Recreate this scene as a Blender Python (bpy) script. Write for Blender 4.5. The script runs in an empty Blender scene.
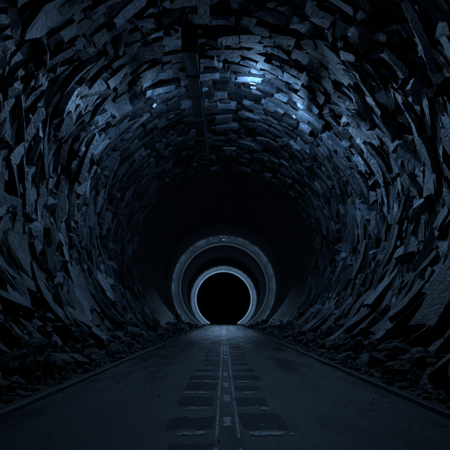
import bpy, math, random, bmesh
from mathutils import Vector, noise, Matrix
random.seed(7)
R=10.0; C=8.7
scene=bpy.context.scene
scene.view_settings.view_transform='Standard'
scene.view_settings.look='None'
scene.view_settings.exposure=0

# ---------- helpers
def mesh_obj(name,verts,faces,mat=None,parent=None,smooth=False):
    me=bpy.data.meshes.new(name); me.from_pydata(verts,[],faces); me.update()
    if smooth:
        for p in me.polygons: p.use_smooth=True
    o=bpy.data.objects.new(name,me); scene.collection.objects.link(o)
    if mat: me.materials.append(mat)
    if parent: o.parent=parent
    return o
def empty(name,loc=(0,0,0)):
    e=bpy.data.objects.new(name,None); e.location=loc; scene.collection.objects.link(e); return e
def newmat(name):
    m=bpy.data.materials.new(name); m.use_nodes=True
    nt=m.node_tree; b=nt.nodes['Principled BSDF']; return m,nt,b
def N(nt,t,**kw):
    n=nt.nodes.new(t)
    for k,v in kw.items(): setattr(n,k,v)
    return n
def ramp(nt,src,stops):
    r=N(nt,'ShaderNodeValToRGB'); e=r.color_ramp.elements
    while len(e)<len(stops): e.new(0.5)
    for i,(p,c) in enumerate(stops):
        e[i].position=p; e[i].color=(c[0],c[1],c[2],1) if isinstance(c,(tuple,list)) else (c,c,c,1)
    nt.links.new(src,r.inputs[0]); return r.outputs[0]
def texnoise(nt,scale,detail=3,rough=.6,vec=None):
    n=N(nt,'ShaderNodeTexNoise'); n.inputs['Scale'].default_value=scale; n.inputs['Detail'].default_value=detail
    n.inputs['Roughness'].default_value=rough
    if vec: nt.links.new(vec,n.inputs['Vector'])
    return n.outputs['Fac']
def mul(nt,a,b,mode='MULTIPLY',fac=1):
    m=N(nt,'ShaderNodeMix',data_type='RGBA',blend_type=mode); m.inputs[0].default_value=fac
    nt.links.new(a,m.inputs[6]); nt.links.new(b,m.inputs[7]); return m.outputs[2]
def bump(nt,b,h,strength,dist,prev=None):
    n=N(nt,'ShaderNodeBump'); n.inputs['Strength'].default_value=strength; n.inputs['Distance'].default_value=dist
    nt.links.new(h,n.inputs['Height'])
    if prev: nt.links.new(prev,n.inputs['Normal'])
    nt.links.new(n.outputs[0],b.inputs['Normal']); return n.outputs[0]

# ---------- materials
def rock_mat(name,lo,hi,rough=(.25,.55),glint=False):
    m,nt,b=newmat(name)
    g=N(nt,'ShaderNodeNewGeometry'); tc=N(nt,'ShaderNodeTexCoord')
    isl=ramp(nt,g.outputs['Random Per Island'],[(0,[x*.3 for x in lo]),(.45,lo),(.85,hi),(1,[min(1,x*1.7) for x in hi])])
    n2=texnoise(nt,5,5,.72,tc.outputs['Object'])
    c=mul(nt,isl,ramp(nt,n2,[(.35,.35),(.62,1.0)]))
    nt.links.new(c,b.inputs['Base Color'])
    rr=ramp(nt,n2,[(.35,rough[0]),(.65,rough[1])])
    if glint: rr=mul(nt,rr,ramp(nt,g.outputs['Random Per Island'],[(.80,1.),(.97,.55)]))
    nt.links.new(rr,b.inputs['Roughness'])
    bump(nt,b,n2,.75,.08)
    return m
M_rock=rock_mat('wet_slate_rock',(.028,.036,.046),(.15,.18,.215),glint=True)
M_rubble=rock_mat('rubble_rock',(.03,.036,.042),(.09,.105,.12),(.4,.8))
def simple(name,col,rough,metal=0,bs=.3,sc=20):
    m,nt,b=newmat(name); tc=N(nt,'ShaderNodeTexCoord')
    n=texnoise(nt,sc,3,.6,tc.outputs['Object'])
    nt.links.new(ramp(nt,n,[(.3,[x*.55 for x in col]),(.7,col)]),b.inputs['Base Color'])
    b.inputs['Roughness'].default_value=rough; b.inputs['Metallic'].default_value=metal
    bump(nt,b,n,bs,.02); return m
M_steel=simple('dark_steel',(.03,.032,.035),.5,.3)
M_kerb=simple('kerb_concrete',(.14,.145,.15),.75,0,.6,9)
M_ground=simple('gravel_ground',(.05,.052,.055),.9,0,.9,12)
M_conc=simple('rib_concrete',(.2,.21,.22),.7,0,.5,3)

M_lin,nt,b=newmat('lining_blocks')
uv=N(nt,'ShaderNodeUVMap'); uv.uv_map='UVMap'
br=N(nt,'ShaderNodeTexBrick'); nt.links.new(uv.outputs[0],br.inputs['Vector'])
br.inputs['Scale'].default_value=1; br.inputs['Brick Width'].default_value=1.5; br.inputs['Row Height'].default_value=.55
br.inputs['Mortar Size'].default_value=.03
br.inputs['Color1'].default_value=(.10,.11,.12,1); br.inputs['Color2'].default_value=(.035,.04,.045,1); br.inputs['Mortar'].default_value=(.015,.015,.015,1)
tc=N(nt,'ShaderNodeTexCoord'); n1=texnoise(nt,.9,4,.65,tc.outputs['Object'])
nt.links.new(mul(nt,br.outputs['Color'],ramp(nt,n1,[(.3,.3),(.7,1.)])),b.inputs['Base Color'])
b.inputs['Roughness'].default_value=.6
bump(nt,b,n1,.8,.2)

M_asph,nt,b=newmat('wet_asphalt')
tc=N(nt,'ShaderNodeTexCoord'); o=tc.outputs['Object']
mp=N(nt,'ShaderNodeMapping'); mp.inputs['Scale'].default_value=(1,.3,1); nt.links.new(o,mp.inputs[0])
big=texnoise(nt,1.1,5,.6,mp.outputs[0]); fine=texnoise(nt,60,2,.7,o)
c=mul(nt,ramp(nt,big,[(.3,(.014,.016,.018)),(.7,(.048,.051,.055))]),ramp(nt,fine,[(.3,.3),(.7,1.)]))
vo=N(nt,'ShaderNodeTexVoronoi',feature='DISTANCE_TO_EDGE'); vo.inputs['Scale'].default_value=.42
wv=N(nt,'ShaderNodeVectorMath',operation='ADD'); nn=N(nt,'ShaderNodeTexNoise'); nn.inputs['Scale'].default_value=1.6; nn.inputs['Detail'].default_value=4
nt.links.new(o,nn.inputs['Vector']); nt.links.new(nn.outputs['Color'],wv.inputs[1]); nt.links.new(o,wv.inputs[0]); nt.links.new(wv.outputs[0],vo.inputs['Vector'])
crack=ramp(nt,vo.outputs['Distance'],[(0,.35),(.010,1.)])
c=mul(nt,c,crack); nt.links.new(c,b.inputs['Base Color'])
nt.links.new(ramp(nt,big,[(.38,.20),(.48,.36),(.60,.58)]),b.inputs['Roughness'])
bump(nt,b,fine,.8,.012)

def paint(name,col,lo,hi,sc,spec=.5):
    m,nt,b=newmat(name); tc=N(nt,'ShaderNodeTexCoord')
    n=texnoise(nt,sc,6,.75,tc.outputs['Object'])
    a=ramp(nt,n,[(lo,0.),(hi,1.)]); nt.links.new(a,b.inputs['Alpha'])
    nt.links.new(ramp(nt,n,[(.4,[x*.5 for x in col]),(.65,col)]),b.inputs['Base Color'])
    b.inputs['Specular IOR Level'].default_value=spec
    b.inputs['Roughness'].default_value=.5; return m
M_white=paint('worn_white_paint',(.8,.82,.84),.38,.48,9)
M_old=paint('faded_grey_paint',(.7,.72,.74),.43,.52,6)
M_tar=paint('worn_tar_patch',(.008,.0085,.009),.40,.47,4.5,.25)

def emis(name,col,st,var=False):
    m,nt,b=newmat(name); b.inputs['Base Color'].default_value=(.2,.21,.22,1); b.inputs['Roughness'].default_value=.5
    b.inputs['Emission Color'].default_value=(*col,1); b.inputs['Emission Strength'].default_value=st
    if var:
        g=N(nt,'ShaderNodeNewGeometry')
        c=ramp(nt,g.outputs['Random Per Island'],[(0,1-var),(.85,1.)])
        mm=N(nt,'ShaderNodeMath',operation='MULTIPLY'); mm.inputs[1].default_value=st
        nt.links.new(c,mm.inputs[0]); nt.links.new(mm.outputs[0],b.inputs['Emission Strength'])
    return m
COL=(.31,.60,1.0)

# ---------- tunnel bore
tun=empty('rock_tunnel')
TH=math.radians(152)
def rad(th,y):
    v=Vector((math.sin(th)*3.,y*.28,math.cos(th)*3.))
    k=1.0 if y<32 else max(.25,1-(y-32)/20)
    return R+.35+.6*k*noise.noise(v)+.3*k*noise.noise(v*2.7+Vector((9,4,2)))
def P(th,y,r): return Vector((math.sin(th)*r,y,C+math.cos(th)*r))
ys=[-8+ i*.6 for i in range(75)]+[37+i*2 for i in range(1,110)]
nt_=110; V=[];F=[];UV=[]
for y in ys:
    for j in range(nt_+1):
        th=-TH+2*TH*j/nt_; V.append(P(th,y,rad(th,y)+.25)); UV.append((th*R,y))
for i in range(len(ys)-1):
    for j in range(nt_):
        a=i*(nt_+1)+j; F.append((a,a+1,a+nt_+2,a+nt_+1))
lin=mesh_obj('bore_lining',V,F,M_lin,tun,True)
ul=lin.data.uv_layers.new(name='UVMap')
for l in lin.data.loops: ul.data[l.index].uv=UV[l.vertex_index]
n=28; yend=ys[-1]-.5
V=[Vector((0,yend,C))]+[P(2*math.pi*i/n,yend,R+1) for i in range(n)]
mesh_obj('end_wall',V,[(0,1+i,1+(i+1)%n) for i in range(n)],M_lin,tun)

# ---------- rock slabs
SV=[];SF=[]
def slab(th,y,L,W,T,slant,tiltA,tiltB,shape,lift):
    if abs(math.degrees(th))+math.degrees(L*.62/R)>147.5: 
        L*=.45; W*=.6; tiltB*=.3; slant*=.3
        if abs(math.degrees(th))>144: return
    r=rad(th,y)-lift
    c=P(th,y,r); nrm=Vector((-math.sin(th),0,-math.cos(th))); t=Vector((math.cos(th),0,-math.sin(th))); ax=Vector((0,1,0))
    rot=Matrix.Rotation(slant,3,nrm); t=rot@t; ax=rot@ax
    m=Matrix.Rotation(tiltA,3,t); ax=m@ax; nn=m@nrm
    m=Matrix.Rotation(tiltB,3,ax); t=m@t; nn=m@nn
    pts=[]
    if shape=='brick':
        base=[(-1,-1),(-.3,-1),(.4,-1),(1,-1),(1,0),(1,1),(.3,1),(-.4,1),(-1,1),(-1,0)]
        for u,v in base: pts.append((u*(1+random.uniform(-.18,.08)),v*(1+random.uniform(-.24,.12))))
    else:
        k=random.choice([9,10,11,12,13])
        for i in range(k):
            a=2*math.pi*i/k+random.uniform(-.22,.22)
            q=random.uniform(.62,1.12)
            u=math.cos(a)*q; v=math.sin(a)*q
            if shape=='leaf': v*= (1-.6*max(0,u)); u*=1.15
            pts.append((u,v))
    k=len(pts); b0=len(SV)
    fl=.35 if shape=='brick' else 1
    def cv(u): return nn*((u*L/2)**2/(2*R))
    for u,v in pts: SV.append(c+t*u*L/2+ax*v*W/2+cv(u)+nn*(T*(.6+random.uniform(-.3,.25)*fl)))
    for u,v in pts: SV.append(c+t*u*L*.53+ax*v*W*.55+cv(u)-nn*T*1.2)
    SV.append(c-t*L*.2+ax*W*random.uniform(-.18,.18)+nn*T*(.65+random.uniform(0,.5)*fl))
    SV.append(c+t*L*.2+ax*W*random.uniform(-.18,.18)+nn*T*(.65+random.uniform(0,.5)*fl))
    A=b0+2*k;B=A+1
    near=[A if pts[i][0]<0 else B for i in range(k)]
    for i in range(k):
        j=(i+1)%k
        SF.append((b0+j,b0+i,near[i]))
        if near[i]!=near[j]: SF.append((b0+j,near[i],near[j]))
        SF.append((b0+i,b0+j,b0+k+j,b0+k+i))
y=-6.0
while y<35:
    depth=max(0,min(1,(y-21)/11))
    row=random.uniform(.32,.62)
    th=-TH+random.uniform(0,.1)
    while th<TH:
        a=abs(math.degrees(th))
        L=random.triangular(.6,3.0,1.3)*(1-.4*depth)
        if a<46:
            if random.random()<.90*(1-max(0,(y-31)/5)):
                slab(th,y+random.uniform(-.15,.15),L*.85,row*random.uniform(.8,1.4),random.uniform(.05,.2),random.gauss(0,.09),random.gauss(-.05,.17)*(1-.7*depth),random.gauss(0,.08),'brick' if random.random()<.75 else 'poly',random.choice([-.15,-.05,0,.1,.3])*(1-.8*depth))
            th+=L*.8/R
        else:
            big=1.0+ (.3 if a>105 else 0.15)
            if random.random()<(1-max(0,(y-31)/5)):
                slab(th,y+random.uniform(-.3,.3),L*1.3*big,row*random.uniform(.5,1.6)*big,random.uniform(.04,.17)*big*(1-.6*depth),
                 random.gauss(.2,.2)*(1 if th>0 else -1)*(1-.7*depth),random.gauss(.02,.40)*(1-.85*depth),random.gauss(0,.10)*(1-.7*depth),
                 random.choice(['leaf','leaf','poly','brick']),random.uniform(-.25,.4)*(1-.8*depth))
            th+=L*.62/R
    y+=row*.8
def rock(c,s,sub,V_,F_,flat=None):
    k=ICO[sub]; b0=len(V_); off=Vector((random.random()*50,random.random()*50,random.random()*50))
    q=Matrix.Rotation(random.random()*6,3,Vector((random.gauss(0,1),random.gauss(0,1),random.gauss(0,1))).normalized())
    for v in k[0]:
        d=1+.5*noise.noise(v*1.3+off)+.2*noise.noise(v*3+off)
        w=Vector((v.x*s[0],v.y*s[1],v.z*s[2]))*d
        V_.append(c+q@w)
    for f in k[1]: F_.append(tuple(b0+i for i in f))
ICO={}
for s_ in (1,2):
    bm=bmesh.new(); bmesh.ops.create_icosphere(bm,subdivisions=s_,radius=1)
    ICO[s_]=([v.co.copy() for v in bm.verts],[[v.index for v in f.verts] for f in bm.faces]); bm.free()
for i in range(320):
    th=random.choice([-1,1])*math.radians(random.triangular(12,143,110)); y=random.uniform(-3,27)
    s=random.uniform(.2,.6); rock(P(th,y,rad(th,y)-.1),(s*1.5,s,s*.7),2,SV,SF)
mesh_obj('wall_slabs',SV,SF,M_rock,tun)

# ---------- rubble
RV=[];RF=[]
for i in range(3000):
    sd=random.choice([-1,1]); y=1+ (random.random()**1.4)*58
    x=4.25+abs(random.gauss(0,1.1)); 
    if x>8: continue
    hz=C-math.sqrt(max(0,R*R-x*x)) if x<R else 3
    z=max(0,hz)*random.uniform(.7,1.0)
    s=random.uniform(.04,.16) if random.random()<.8 else random.uniform(.18,.42)
    if x<4.8: s=min(s,.10)
    rock(Vector((sd*x,y,z+s*.25)),(s*1.5,s,s*.6),1 if s<.2 else 2,RV,RF)
for i in range(260):
    x=random.choice([-1,1])*(3.7-abs(random.gauss(0,.5))) if random.random()<.8 else random.uniform(-3.6,3.6)
    s=random.uniform(.006,.02); rock(Vector((x,random.uniform(1.5,26),.012+s*.3)),(s*1.3,s,s*.7),1,RV,RF)
mesh_obj('rock_rubble',RV,RF,M_rubble)

# ---------- ground / road / kerbs
def sheet(name,x0,x1,y0,y1,z,mat,nx=1,ny=1,parent=None):
    V=[(x0+(x1-x0)*i/nx,y0+(y1-y0)*j/ny,z) for j in range(ny+1) for i in range(nx+1)]
    F=[(j*(nx+1)+i,j*(nx+1)+i+1,(j+1)*(nx+1)+i+1,(j+1)*(nx+1)+i) for j in range(ny) for i in range(nx)]
    return mesh_obj(name,V,F,mat,parent)
sheet('ground',-400,400,-400,400,-.004,M_ground)
road=empty('road')
sheet('carriageway',-3.75,3.75,-30,ys[-1]-1,.006,M_asph,1,1,road)
def box(V,F,x0,x1,y0,y1,z0,z1,j=0):
    b0=len(V)
    r=lambda: random.uniform(-j,j)
    for (x,y,z) in [(x0,y0,z0),(x1,y0,z0),(x1,y1,z0),(x0,y1,z0),(x0,y0,z1),(x1,y0,z1),(x1,y1,z1),(x0,y1,z1)]: V.append((x+r(),y+r(),z+r()))
    for f in [(0,3,2,1),(4,5,6,7),(0,1,5,4),(1,2,6,5),(2,3,7,6),(3,0,4,7)]: F.append(tuple(b0+i for i in f))
V=[];F=[]
for sd in (-1,1):
    y=-8
    while y<120:
        x0,x1=(3.76,3.88) if sd>0 else (-3.88,-3.76)
        if random.random()<.96: box(V,F,x0,x1,y,y+.98,-.1,.09,.012)
        y+=1.0
mesh_obj('kerb',V,F,M_kerb,road)
V=[];F=[]; z=.013
def quad(V,F,x0,x1,y0,y1,z,j=.015,k=4):
    b0=len(V); r=lambda: random.uniform(-j,j)
    pts=[(x0+(x1-x0)*i/k,y0) for i in range(k+1)]+[(x1,y0+(y1-y0)*.5)]+[(x1-(x1-x0)*i/k,y1) for i in range(k+1)]+[(x0,y0+(y1-y0)*.5)]
    for x,y in pts: V.append((x+r(),y+r(),z))
    F.append(tuple(range(b0,b0+len(pts))))
y=2.0
while y<150:
    if random.random()<.85: quad(V,F,.0,.12,y,y+random.uniform(.35,.6),z)
    y+=1.35
y=2.
while y<150:
    quad(V,F,-.12,-.08,y,y+1.9,z,.006,1); quad(V,F,.20,.24,y,y+1.9,z,.006,1); y+=2.2
mesh_obj('centre_line',V,F,M_white,road)
V=[];F=[];V2=[];F2=[]
y=2.2
while y<80:
    for x0,x1 in ((-.85,-.16),(.28,1.0)):
        a=x0+random.uniform(-.14,.16); c_=x1+random.uniform(-.16,.14)
        if x0<0: c_=x1
        else: a=x0
        y0=y+random.uniform(-.06,.06)
        if random.random()<.94: quad(V,F,a,c_,y0,y0+random.uniform(.5,.86),.010,.05,6)
        if random.random()<.85: quad(V2,F2,a+random.uniform(0,.2),c_-random.uniform(0,.2),y+.93,y+1.06,.017,.03,6)
    y+=1.2
mesh_obj('tar_blocks',V,F,M_tar,road)
mesh_obj('block_edging',V2,F2,M_old,road)

# ---------- lit lining rings, their light put in as emission
def band(e,name,bands,Rin,Rout,depth,segs,gap,sub,mat,jit):
    V=[];F=[]; lim=math.radians(150)
    for q in range(bands):
        for s in range(segs):
            a0=-lim+2*lim*(s+.5*(q%2))/segs+gap; a1=-lim+2*lim*(s+1+.5*(q%2))/segs-gap
            r0=Rin+(Rout-Rin)*q/bands+.02; r1=Rin+(Rout-Rin)*(q+1)/bands-.02
            b0=len(V); k=sub; d=random.uniform(0,jit)
            for i in range(k+1):
                a=a0+(a1-a0)*i/k
                for r in (r0,r1):
                    for yy in (-depth/2-d,depth/2): V.append((math.sin(a)*r,yy,math.cos(a)*r))
            for i in range(k):
                p=b0+i*4; n_=p+4
                F+= [(p,p+2,n_+2,n_),(p+1,n_+1,n_+3,p+3),(p,n_,n_+1,p+1),(p+2,p+3,n_+3,n_+2)]
            F+=[(b0,b0+1,b0+3,b0+2),(b0+4*k,b0+4*k+2,b0+4*k+3,b0+4*k+1)]
    mesh_obj(name,V,F,mat,e)
def rib(e,Rin,Rout,y0,y1):
    V=[];F=[];n=96
    for i in range(n+1):
        a=-TH+2*TH*i/n
        for r,yy in ((Rin,y0),(Rout,y0),(Rout,y1),(Rin,y1)): V.append((math.sin(a)*r,yy,math.cos(a)*r))
    for i in range(n):
        for q in range(4):
            F.append((i*4+q,i*4+(q+1)%4,(i+1)*4+(q+1)%4,(i+1)*4+q))
    mesh_obj('rib',V,F,M_conc,e,True)
RC=7.3
e=empty('glow_ring',(0,55,RC))  # stretch of lit lining; the bands glow in place of light falling on it
band(e,'glow_band_outer',1,9.1,9.5,.5,72,.003,2,emis('ring_glow_dim',COL,.085,.75),.08)
band(e,'glow_band',1,8.55,9.1,.35,40,.0,4,emis('ring_glow_faint',COL,.045,.45),0)
band(e,'glow_band_inner',1,8.0,8.55,.2,20,.0,7,emis('ring_glow_fainter',COL,.02,.3),0)
band(e,'glow_rim',1,7.9,8.0,.6,24,.001,5,emis('ring_glow_rim',COL,.10,.4),0)
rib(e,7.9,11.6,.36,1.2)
e=empty('glow_ring',(0,88,RC))  # farther lit ring; bands and inner tube carry the light as emission
band(e,'glow_band_outer',1,9.35,9.65,.6,60,.001,2,emis('ring_glow_mid',COL,.13,.5),.05)
band(e,'glow_band',1,8.85,9.35,.4,20,.0,6,emis('ring_glow',COL,.19,.25),0)
band(e,'glow_band_inner',1,8.3,8.85,.3,20,.0,6,emis('ring_glow_b',COL,.12,.25),0)
band(e,'glow_rim',1,7.98,8.3,.8,24,.0,5,emis('ring_glow_rim_bright',COL,.46,.2),0)
rib(e,7.98,11.9,.42,1.4)

# ---------- ceiling duct
e=empty('ceiling_duct')
V=[];F=[]
y=17.5
while y<31:
    L=random.uniform(1.2,2.4)
    box(V,F,-2.35,-1.6,y,y+L,C+8.55,C+9.0,.04)
    box(V,F,-2.45,-1.5,y-.06,y+.06,C+8.45,C+10.4,.01)
    y+=L+.1
mesh_obj('duct',V,F,M_steel,e)

# ---------- added floodlights for walls and road
M_lens=emis('added_lens',COL,.9)
def flood(th_deg,y,power,tgt,size=150,blend=.9,off=1.3,lens=True,up=0):
    th=math.radians(th_deg)
    pos=P(th,y,R-off); e=empty('added_floodlight',pos)  # fixture added for the light it throws
    d=(Vector(tgt)-pos).normalized(); q=d.to_track_quat('-Z','Y')
    e.rotation_euler=q.to_euler()
    V=[];F=[]
    for (w,h,z) in ((.22,.08,-.02),(.22,.08,.05),(.16,.06,.12)):
        for sx,sy in ((-1,-1),(1,-1),(1,1),(-1,1)): V.append((sx*w,sy*h,z))
    F+=[(8,9,10,11)]
    for k in (0,4):
        for i in range(4): F.append((k+i,k+(i+1)%4,k+4+(i+1)%4,k+4+i))
    for i in range(5): box(V,F,-.14+i*.065,-.125+i*.065,-.05,.05,.122,.16)
    box(V,F,-.25,-.225,-.02,.02,-.02,.4); box(V,F,.225,.25,-.02,.02,-.02,.4); box(V,F,-.25,.25,-.03,.03,.4,.44)
    mesh_obj('housing',V,F,M_steel,e)
    mesh_obj('lens',[(-.2,-.06,-.015),(.2,-.06,-.015),(.2,.06,-.015),(-.2,.06,-.015)],[(3,2,1,0)],M_lens,e)
    L=bpy.data.lights.new('fill_spot','SPOT'); L.energy=power; L.color=COL; L.spot_size=math.radians(size); L.spot_blend=blend; L.shadow_soft_size=.1
    o=bpy.data.objects.new('fill_spot',L); scene.collection.objects.link(o); o.parent=e; o.location=(0,0,-.08)
    if up:
        L=bpy.data.lights.new('slab_fill','POINT'); L.energy=up; L.color=COL; L.shadow_soft_size=.08  # added point light, makes hot spots on the slabs around the fixture
        o=bpy.data.objects.new('slab_fill',L); scene.collection.objects.link(o); o.parent=e; o.location=(0,-.3,.1)
flood(13,20.5,200,(3,16,5),130,1,up=380,off=1.0)  # ceiling floods added to light the wall slabs
flood(34,21.5,1700,(9,18,8),115,1,up=400,off=1.0)
flood(-32,20.5,1500,(-9,17,8),115,1,up=200,off=1.1)
flood(0,53.5,4000,(0,40,0),50,1,3.0)  # added spot, gives the road a sheen toward the camera
flood(0,86,5000,(0,66,0),60,1,3.2)  # added spot, brightens the road between the rings

# ---------- night sky + moon
w=bpy.data.worlds.new('World'); scene.world=w; w.use_nodes=True
nt=w.node_tree; bg=nt.nodes['Background']; sk=nt.nodes.new('ShaderNodeTexSky'); sk.sky_type='NISHITA'; sk.sun_disc=False
sk.sun_elevation=math.radians(12); sk.sun_rotation=math.radians(190)
nt.links.new(sk.outputs[0],bg.inputs[0]); bg.inputs[1].default_value=.0004
s=bpy.data.lights.new('moon','SUN'); s.energy=.004; s.angle=math.radians(.5); s.color=(.7,.82,1)
so=bpy.data.objects.new('moon',s); scene.collection.objects.link(so); so.rotation_euler=(math.radians(78),0,math.radians(-10))

# ---------- camera
cam=bpy.data.cameras.new('camera'); co=bpy.data.objects.new('camera',cam); scene.collection.objects.link(co)
co.location=(0,0,1.7); co.rotation_euler=(math.radians(90),0,0)
cam.sensor_width=36; cam.lens=24; cam.shift_y=.207; cam.shift_x=.003; cam.clip_end=1500; cam.clip_start=.05
scene.camera=co
